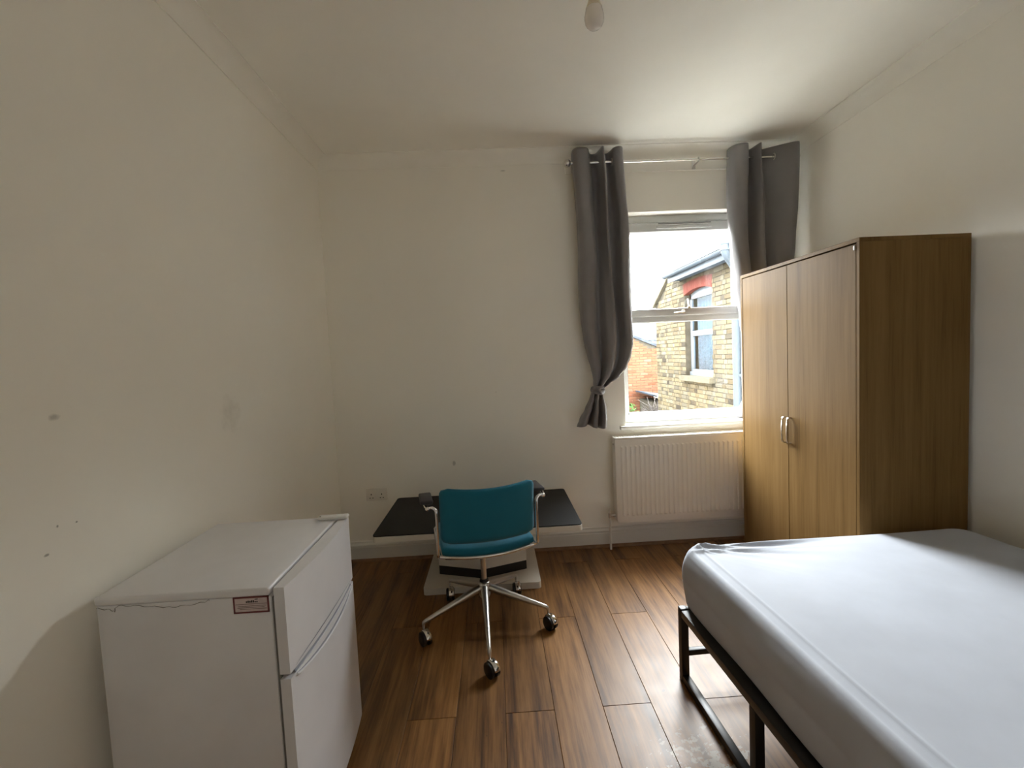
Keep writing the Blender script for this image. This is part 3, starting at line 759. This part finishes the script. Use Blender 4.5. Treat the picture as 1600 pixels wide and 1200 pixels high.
for ya in (-T, -BLn):
    bar('end_rail', (T, ya, BT-.034), (BW-T, ya+T, BT-.004))
    bar('cross_bar', (T, ya+.004, .112), (BW-T, ya+T-.004, .136))
bar('centre_beam', (BW/2-.015, -BLn+T, BT-.064), (BW/2+.015, -T, BT-.036))
for k in range(1, 12):
    y_ = -k*BLn/12
    MB().box((.0505, y_-.03, BT-.0345), (BW-.0505, y_+.03, BT-.006), .002).build('slat', M_BLACKMETAL, bd, 40, False)

mt = thing('mattress', (BO[0], BO[1], BT), 'double mattress in a white fitted sheet on the black bed frame', 'mattress', BR)
def mattress():
    X0m, X1m, Y0m, Y1m, H_ = .028, 1.338, -1.85, .052, .230
    def top_z(x, y):
        """sheet height above the mattress base"""
        dl_, dr_, df, dn = x-X0m, X1m-x, Y1m-y, y-Y0m
        z = H_+.010*min(1, min(dl_, dr_, df, dn)/.35)
        # border tape showing through the sheet along the edge
        if dl_ > 0: z += .0045*exp(-((dl_-.030)/.011)**2)+.0034*exp(-((dl_-.078)/.006)**2)
        # gathered folds fanning out of the far left corner, and a bunched roll along the far edge
        th = math.atan2(max(df-.015, 0), max(dl_, .001)); rr = sqrt(dl_*dl_+df*df)
        A_ = .0085*min(1, rr/.10)*exp(-(max(0, rr-.16)/.27)**2)*exp(-(th/.42)**2)
        z += A_*(sin(th*30+.8)+.5*sin(th*57+2+dl_*6))
        z += .012*exp(-((df-.028-.015*sin(dl_*5))/.018)**2)*exp(-(dl_/.55)**2)
        z += .007*exp(-((df-.068-.06*dl_)/.011)**2)*exp(-(dl_/.45)**2)
        z += .012*exp(-((df-.03)/.03)**2)*exp(-((dl_-.06)/.05)**2)
        z += .0025*sin(x*7+y*3)*sin(y*5.3-x*2)
        return z
    RC, rt_ = .075, .032
    def outline(ins, n=10):
        """rounded-rectangle ring inset by ins"""
        r = max(.004, RC-ins*.6); out = []
        for (cx_, cy_, a0_, nx_, ny_) in ((X1m-ins-r, Y1m-ins-r, 0, 1, 1), (X0m+ins+r, Y1m-ins-r, 90, -1, 1), (X0m+ins+r, Y0m+ins+r, 180, -1, -1), (X1m-ins-r, Y0m+ins+r, 270, 1, -1)):
            for k in range(n+1):
                a = radians(a0_+90*k/n); out.append((cx_+r*cos(a), cy_+r*sin(a)))
        # even spacing along the straight sides
        full = []
        for i_, (p, q) in enumerate(zip(out, out[1:]+out[:1])):
            m_ = 1
            if i_ % (n+1) == n: m_ = 70 if (i_//(n+1)) % 2 == 0 else 95
            for k in range(m_): full.append((p[0]+(q[0]-p[0])*k/m_, p[1]+(q[1]-p[1])*k/m_))
        return full
    rows = []
    # side: from the base up, bulging outwards, then over the rounded edge
    for z, ins in ((.001, .010), (.010, .005), (.03, .001), (.06, -.003), (.10, -.006), (.108, -.0035), (.116, -.006), (.15, -.004), (.18, .000), (.198, .004)):
        rows.append([(p[0]+.003*sin(p[1]*11+z*30), p[1], z+.0005) for p in outline(ins)])
    for k in range(1, 7):
        a = k/6*pi/2; ins = .006+rt_*(1-cos(a)); zz = .198+(H_-.198)*sin(a)
        rows.append([(p[0], p[1], zz+(top_z(p[0], p[1])-H_)*(k/6)**2) for p in outline(ins)])
    for ins in (.040, .044, .048, .053, .058, .063, .068, .072, .076, .080, .085, .091, .10, .11, .122, .135, .15, .17, .195, .225, .26, .30, .35, .41, .48, .55, .60, .63):
        rows.append([(p[0], p[1], top_z(p[0], p[1])) for p in outline(ins)])
    m = MB(); m.grid(rows, True); n = len(rows[0])
    m.f.append(tuple(range(n))[::-1]); m.f.append(tuple(range((len(rows)-1)*n, len(rows)*n)))
    return m
mattress().build('fitted_sheet', M_SHEET, mt, 80, False)

# ------------------------------------------------------------------ bare bulb hanging from the ceiling
BX, BY, BZ = .363, 1.5, 2.405
lp = thing('pendant_lamp', (BX, BY, ZC), 'bare unlit opal bulb hanging on a cord from the ceiling', 'lamp')
MB().lathe([(.0005, ZC-.03), (.02, ZC-.029), (.036, ZC-.018), (.040, ZC-.0005)], (BX, BY, 0), 24).build('ceiling_rose', M_GLOSS, lp)
MB().tube([(BX, BY, ZC-.028), (BX, BY, BZ+.165)], .0032, 8).build('cord', M_GLOSS, lp)
MB().lathe([(.006, BZ+.17), (.013, BZ+.165), (.016, BZ+.15), (.0165, BZ+.115), (.019, BZ+.112), (.019, BZ+.098), (.014, BZ+.096)], (BX, BY, 0), 20).build('lampholder', M_HOLDER, lp)
MB().lathe([(.013, BZ+.097), (.014, BZ+.092), (.0175, BZ+.082), (.022, BZ+.070), (.0255, BZ+.062), (.0245, BZ+.0615)], (BX, BY, 0), 24).build('bulb_collar', M_BULBCOL, lp)
prof = [(.0245, .0615), (.0275, .050), (.0295, .040), (.030, .030), (.0285, .020), (.025, .0115), (.019, .005), (.011, .0012), (.0008, 0)]
MB().lathe([(r, BZ+h) for r, h in prof], (BX, BY, 0), 28).build('bulb', M_BULB, lp)

# ------------------------------------------------------------------ outside: neighbouring brick house beyond the window
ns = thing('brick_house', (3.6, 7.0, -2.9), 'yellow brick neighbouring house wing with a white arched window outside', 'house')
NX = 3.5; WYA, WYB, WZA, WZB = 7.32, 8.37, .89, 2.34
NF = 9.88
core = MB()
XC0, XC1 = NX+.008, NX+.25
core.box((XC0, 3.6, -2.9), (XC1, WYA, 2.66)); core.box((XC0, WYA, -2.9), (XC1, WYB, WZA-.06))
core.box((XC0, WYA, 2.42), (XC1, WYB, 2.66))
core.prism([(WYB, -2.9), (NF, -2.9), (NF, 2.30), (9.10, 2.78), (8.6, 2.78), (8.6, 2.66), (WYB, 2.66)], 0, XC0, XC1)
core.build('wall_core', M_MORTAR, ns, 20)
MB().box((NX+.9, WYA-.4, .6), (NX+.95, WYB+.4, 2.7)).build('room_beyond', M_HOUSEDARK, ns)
# bricks in Flemish bond
def top_lim(y): return 2.655 if y < 8.6 else (2.77 if y < 9.12 else 2.77-(y-9.12)/(NF-9.12)*.48)
cand, rest = [], MB()
def brick_box(mb, ya, yb, z, dx=0.0):
    mb.box((NX+dx, ya, z), (XC0+.004, yb, z+.065))
nc = int((2.78+.9)/.075)
random.seed(11)
for c in range(nc):
    z = -.9+c*.075; y = 5.0+(c % 2)*.1635; k = c % 2
    while y < NF:
        Lb = .215 if k % 2 == 0 else .1025
        ya, yb = y, min(y+Lb, NF); y += Lb+.0105; k += 1
        if z+.065 > top_lim(max(ya, yb)): continue
        segs = [(ya, yb)]
        if z+.065 > WZA-.07 and z < 2.42:      # window opening and arch, sill
            hole = (WYA, WYB) if z > WZA-.005 else (WYA-.1, WYB+.11)
            if z+.065 > WZB: hole = (WYA-.03, WYB+.03)
            segs = []
            if ya < hole[0]: segs.append((ya, min(yb, hole[0])))
            if yb > hole[1]: segs.append((max(ya, hole[1]), yb))
        elif 2.42 <= z+.065 < 2.56 or (z < 2.54 and z+.065 > 2.34):
            hole = (WYA-.03, WYB+.03); segs = []
            if ya < hole[0]: segs.append((ya, min(yb, hole[0])))
            if yb > hole[1]: segs.append((max(ya, hole[1]), yb))
        for (p, q) in segs:
            if q-p < .02: continue
            full = abs((q-p)-Lb) < .001
            if full and q > 6.15 and z > -.15: cand.append((p, q, z, Lb))
            else: brick_box(rest, p, q, z, random.uniform(-.003, .003))
cand.sort(key=lambda t: (0 if t[3] > .2 else 1, t[0]))
proto = {}
for i, (p, q, z, Lb) in enumerate(cand):
    dx = random.uniform(-.003, .003)
    if i < 290:
        if Lb not in proto:
            o = MB().box((0, -Lb/2, 0), (.013, Lb/2, .065), .004, 1).build('brick', M_STOCK, ns, None, False); proto[Lb] = o
        else: o = inst(proto[Lb], ns)
        o.location = (NX+dx-3.6, (p+q)/2-7.0, z+2.9); o.rotation_euler = (0, random.uniform(-.02, .02), random.uniform(-.008, .008))
    else: brick_box(rest, p, q, z, dx)
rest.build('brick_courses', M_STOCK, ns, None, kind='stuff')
# red segmental arch
na = 15; yc = (WYA+WYB)/2; hw_ = (WYB-WYA)/2+.02
for i in range(na):
    u0, u1 = -1+2*i/na+.006, -1+2*(i+1)/na-.006
    zl = lambda u: WZB+.07*(1-u*u); zh = lambda u: WZB+.20+.035*(1-u*u)
    m = MB(); pts = [(yc+hw_*u0, zl(u0)), (yc+hw_*u1, zl(u1)), (yc+hw_*u1*1.04, zh(u1)), (yc+hw_*u0*1.04, zh(u0))]
    m.prism(pts, 0, NX-.006, XC0+.08); tag(m.build('brick', M_ARCH, ns, None), 'red arch brick')
MB().prism([(WYA-.06, WZA), (WYB+.11, WZA), (WYB+.11, WZA-.085), (WYA-.06, WZA-.085)], 0, NX-.09, XC0+.12).build('stone_sill', M_STONE, ns, 30)
fx0, fx1 = NX+.10, NX+.15
wf = MB()
wf.box((fx0, WYA, WZA), (fx1, WYA+.06, 2.40), .004); wf.box((fx0, WYB-.06, WZA), (fx1, WYB, 2.36), .004)
wf.box((fx0-.03, WYA, WZA), (fx1, WYB, WZA+.07), .004); wf.box((fx0-.01, WYA+.05, 1.60), (fx1, WYB-.05, 1.69), .004)
hp = [(WYA, 2.26), (WYB, 2.26)]+[(yc+(WYB-WYA)/2*u, WZB+.075*(1-u*u)) for u in [1-k/8 for k in range(17)]]
wf.prism(hp, 0, fx0, fx1)
nw = wf.build('window_frame', M_OUTWHITE, ns, 30)
ls = MB(); ls.box((fx0-.012, WYA+.055, WZA+.065), (fx1-.01, WYA+.105, 1.61), .003); ls.box((fx0-.012, WYB-.105, WZA+.065), (fx1-.01, WYB-.055, 1.61), .003)
ls.box((fx0-.012, WYA+.1, WZA+.065), (fx1-.01, WYB-.1, WZA+.115), .003)
ls.build('lower_sash', M_OUTWHITE, nw, 30)
MB().box((fx0+.02, WYA+.05, WZA+.06), (fx0+.024, WYB-.05, 1.61)).build('glass_pane', M_GLASS2, nw)
MB().box((fx0+.02, WYA+.05, 1.68), (fx0+.024, WYB-.05, 2.28)).build('glass_pane', M_GLASS2, nw)
nrow = []
for i in range(2):
    nrow.append([(NX+.24+.02*sin(j*1.1), WYA-.02+(WYB-WYA+.04)*j/60, WZA+.02 if i == 0 else 2.45) for j in range(61)])
no = MB().grid(nrow).build('net_curtain', M_NET, ns, 60); no.modifiers.new('thickness', 'SOLIDIFY').thickness = .003
# eaves: soffit, fascia, gutter, roof edge tiles
MB().box((3.28, 3.6, 2.60), (3.30, 8.58, 2.75), .004).build('fascia_board', M_FASCIA, ns)
MB().box((3.30, 3.6, 2.64), (NX+.25, 8.58, 2.665)).build('soffit_board', M_FASCIA, ns)
gp = [(3.235+.048*cos(radians(a)), 2.735+.048*sin(radians(a))) for a in range(180, 361, 20)]
gp += [(3.235+.042*cos(radians(a)), 2.735+.042*sin(radians(a))) for a in range(360, 179, -20)]
MB().prism(gp, 1, 3.6, 8.64).build('gutter', M_FASCIA, ns)
MB().prism([(3.24, 2.765), (5.2, 3.70), (5.2, 3.66), (3.24, 2.73)], 1, 3.6, 8.60).build('roof_slope', M_SLATE, ns)
tile0 = None
for k in range(24):
    y = 4.0+k*.19
    if tile0 is None:
        tm = MB(); tm.prism([(-.095, 0), (.09, 0), (.092, .022), (.06, .03), (0, .034), (-.06, .03), (-.093, .022)], 0, -.05, .35)
        tile0 = o = tm.build('roof_tile', M_TILE, ns, 30, False)
    else: o = inst(tile0, ns)
    o.location = (3.235-3.6, y-7.0, 2.768+2.9); o.rotation_euler = (0, -radians(25.5), 0)
vb = MB().prism([(8.62, 2.83), (9.10, 2.83), (NF+.06, 2.34), (NF+.06, 2.27), (9.08, 2.765), (8.62, 2.765)], 0, NX-.05, XC1+.02)
vb.build('verge_coping', M_STONE, ns, 20)
MB().tube([(3.14, 6.16, 4.3), (3.14, 6.16, 2.70), (3.15, 6.17, 2.66), (3.20, 6.21, 2.60), (3.40, 6.42, 2.50), (3.43, 6.45, 2.46), (3.435, 6.455, 2.40), (3.435, 6.455, -2.9)], .055, 16).build('soil_pipe', M_PIPE, ns, 50)
for z in (2.70, 2.62):
    MB().tube([(3.14, 6.16, z+.05), (3.14, 6.16, z+.09)], .063, 16).build('pipe_collar', M_PIPE, ns)
MB().box((3.43, 6.35, .955), (NX+.004, 6.56, .995), .004).build('pipe_bracket', M_PIPE, ns)

# unseen wall added left of the yard to shade the right wall and wardrobe doors
YW = MB().box((-2.3, 3.46, -2.9), (-1.9, 15.0, 3.3)); YW.prism([(-2.4, 3.3), (-1.78, 3.3), (-2.4, 3.55)], 1, 3.46, 15.1)
tag(YW.build('wall_shade_blocker', M_MORTAR, None, 20), kind='structure')

# orange brick gable further down the gardens
og = thing('orange_gable', (4.2, 13.1, -2.9), 'orange brick gable wall seen low in the window beside the house', 'building')
def gt(x): return 1.80-(x-3.886)*.441
MB().prism([(2.2, -2.9), (5.4, -2.9), (5.4, gt(5.4)-.02), (2.2, gt(2.2)-.02)], 1, 13.008, 13.3).build('wall_core', M_MORTAR, og, 20)
ob, orest = None, MB()
cnt = 0
for c in range(40):
    z = -.75+c*.075; x = 2.2+(c % 2)*.1125
    while x < 5.1:
        if z+.065 < gt(x+.215)-.03:
            if z > -.35 and 3.55 < x < 4.75 and cnt < 290:
                if ob is None: o = ob = MB().box((-.1075, 0, 0), (.1075, .012, .065), .004, 1).build('brick', M_ORANGE, og, None, False)
                else: o = inst(ob, og)
                o.location = (x+.1075-4.2, 13.0-13.1+random.uniform(-.003, .003), z+2.9); cnt += 1
            else: orest.box((x, 13.0, z), (x+.215, 13.012, z+.065))
        x += .2255
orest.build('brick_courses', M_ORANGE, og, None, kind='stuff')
MB().prism([(2.2, gt(2.2)-.02), (5.4, gt(5.4)-.02), (5.4, gt(5.4)+.05), (2.2, gt(2.2)+.05)], 1, 12.95, 13.35).build('coping', M_SLATE, og, 20)

sr_ = thing('slate_roof_house', (4.6, 17.0, -2.9), 'distant house with a grey slate roof behind the orange gable', 'building')
MB().box((1.5, 17.0, -2.9), (7.5, 20.0, 1.75)).build('wall', M_OUTWHITE, sr_)
slm = MB(); random.seed(5)
for r in range(9):
    y = 16.85+r*.17; z = 1.72+r*.115; x = 1.4+(r % 2)*.16
    while x < 7.5:
        slm.add([(x, y, z), (x+.30, y, z), (x+.30, y+.3, z+.21), (x, y+.3, z+.21), (x, y, z+.02), (x+.30, y, z+.02), (x+.30, y+.3, z+.23), (x, y+.3, z+.23)],
                [(0, 1, 2, 3), (4, 5, 6, 7), (0, 1, 5, 4), (1, 2, 6, 5), (2, 3, 7, 6), (3, 0, 4, 7)]); x += .32
slm.build('slates', M_SLATE, sr_, None, kind='stuff')

oh = thing('lean_to_roof', (4.3, 11.6, -2.9), 'pale lean-to with a tiled roof edge at the foot of the orange gable', 'shed')
MB().box((4.05, 11.3, -2.9), (5.2, 12.9, .02)).build('wall', M_MORTAR, oh)
MB().prism([(3.95, .26), (5.3, .02), (5.3, -.02), (3.95, .22)], 1, 11.2, 12.95).build('roof_slab', M_SLATE, oh)
tl0 = None
for k in range(9):
    if tl0 is None: o = tl0 = MB().prism([(-.07, 0), (-.05, -.05), (0, -.07), (.05, -.05), (.07, 0), (.07, .03), (-.07, .03)], 1, -.02, .3).build('roof_tile', M_TILE, oh, 30, False)
    else: o = inst(tl0, oh)
    x = 4.02+k*.15; o.location = (x-4.3, 11.19-11.6, .25-(x-3.95)*.178+2.9)

tw = thing('bare_shrub', (3.72, 10.6, -2.9), 'leafless grey shrub below the orange gable', 'shrub')
tm = MB(); random.seed(21)
tm.tube([(3.72, 10.6, -2.9), (3.70, 10.62, -1.5), (3.72, 10.6, -.3)], .05, 8, rs=[.06, .05, .035])
for k in range(150):
    a = random.uniform(0, 2*pi); e = random.uniform(.2, 1.3); L_ = random.uniform(.35, .62)
    p0_ = Vector((3.72, 10.6, -.30+random.uniform(-.3, .1))); d = Vector((cos(a)*cos(e)*.85, sin(a)*cos(e), sin(e)))
    p1_ = p0_+d*L_*.5+Vector((random.uniform(-.06, .06), 0, 0)); p2_ = p0_+d*L_+Vector((random.uniform(-.15, .15), random.uniform(-.1, .1), 0))
    tm.tube([p0_, p1_, p2_], .008, 5, rs=[.014, .009, .004])
tm.build('branches', M_TWIG, tw, 60)
gs = thing('green_shrub', (2.75, 9.6, -2.9), 'small green leafy shrub at the bottom corner of the window', 'shrub')
MB().tube([(2.75, 9.6, -2.9), (2.75, 9.6, -.3)], .04, 8).build('stem', M_TWIG, gs)
lm = MB()
for k in range(420):
    a = random.uniform(0, 2*pi); e = random.uniform(-1.0, 1.5); r = random.uniform(.12, .42)
    c = Vector((2.75+r*cos(a)*cos(e), 9.6+r*sin(a)*cos(e), -.12+r*sin(e)*1.0)); u = Vector((random.uniform(-1, 1), random.uniform(-1, 1), random.uniform(-1, 1))).normalized(); v = u.orthogonal().normalized(); n_ = u.cross(v)*.006
    lm.add([c-u*.045, c+v*.02+n_, c+u*.045, c-v*.02+n_], [(0, 1, 2), (0, 2, 3)])
lm.build('foliage', M_LEAF, gs, None, kind='stuff')
g_ = MB().box((-25, 3.46, -3.1), (40, 60, -2.905)).build('ground_yard', M_GROUND, None); tag(g_, kind='structure')
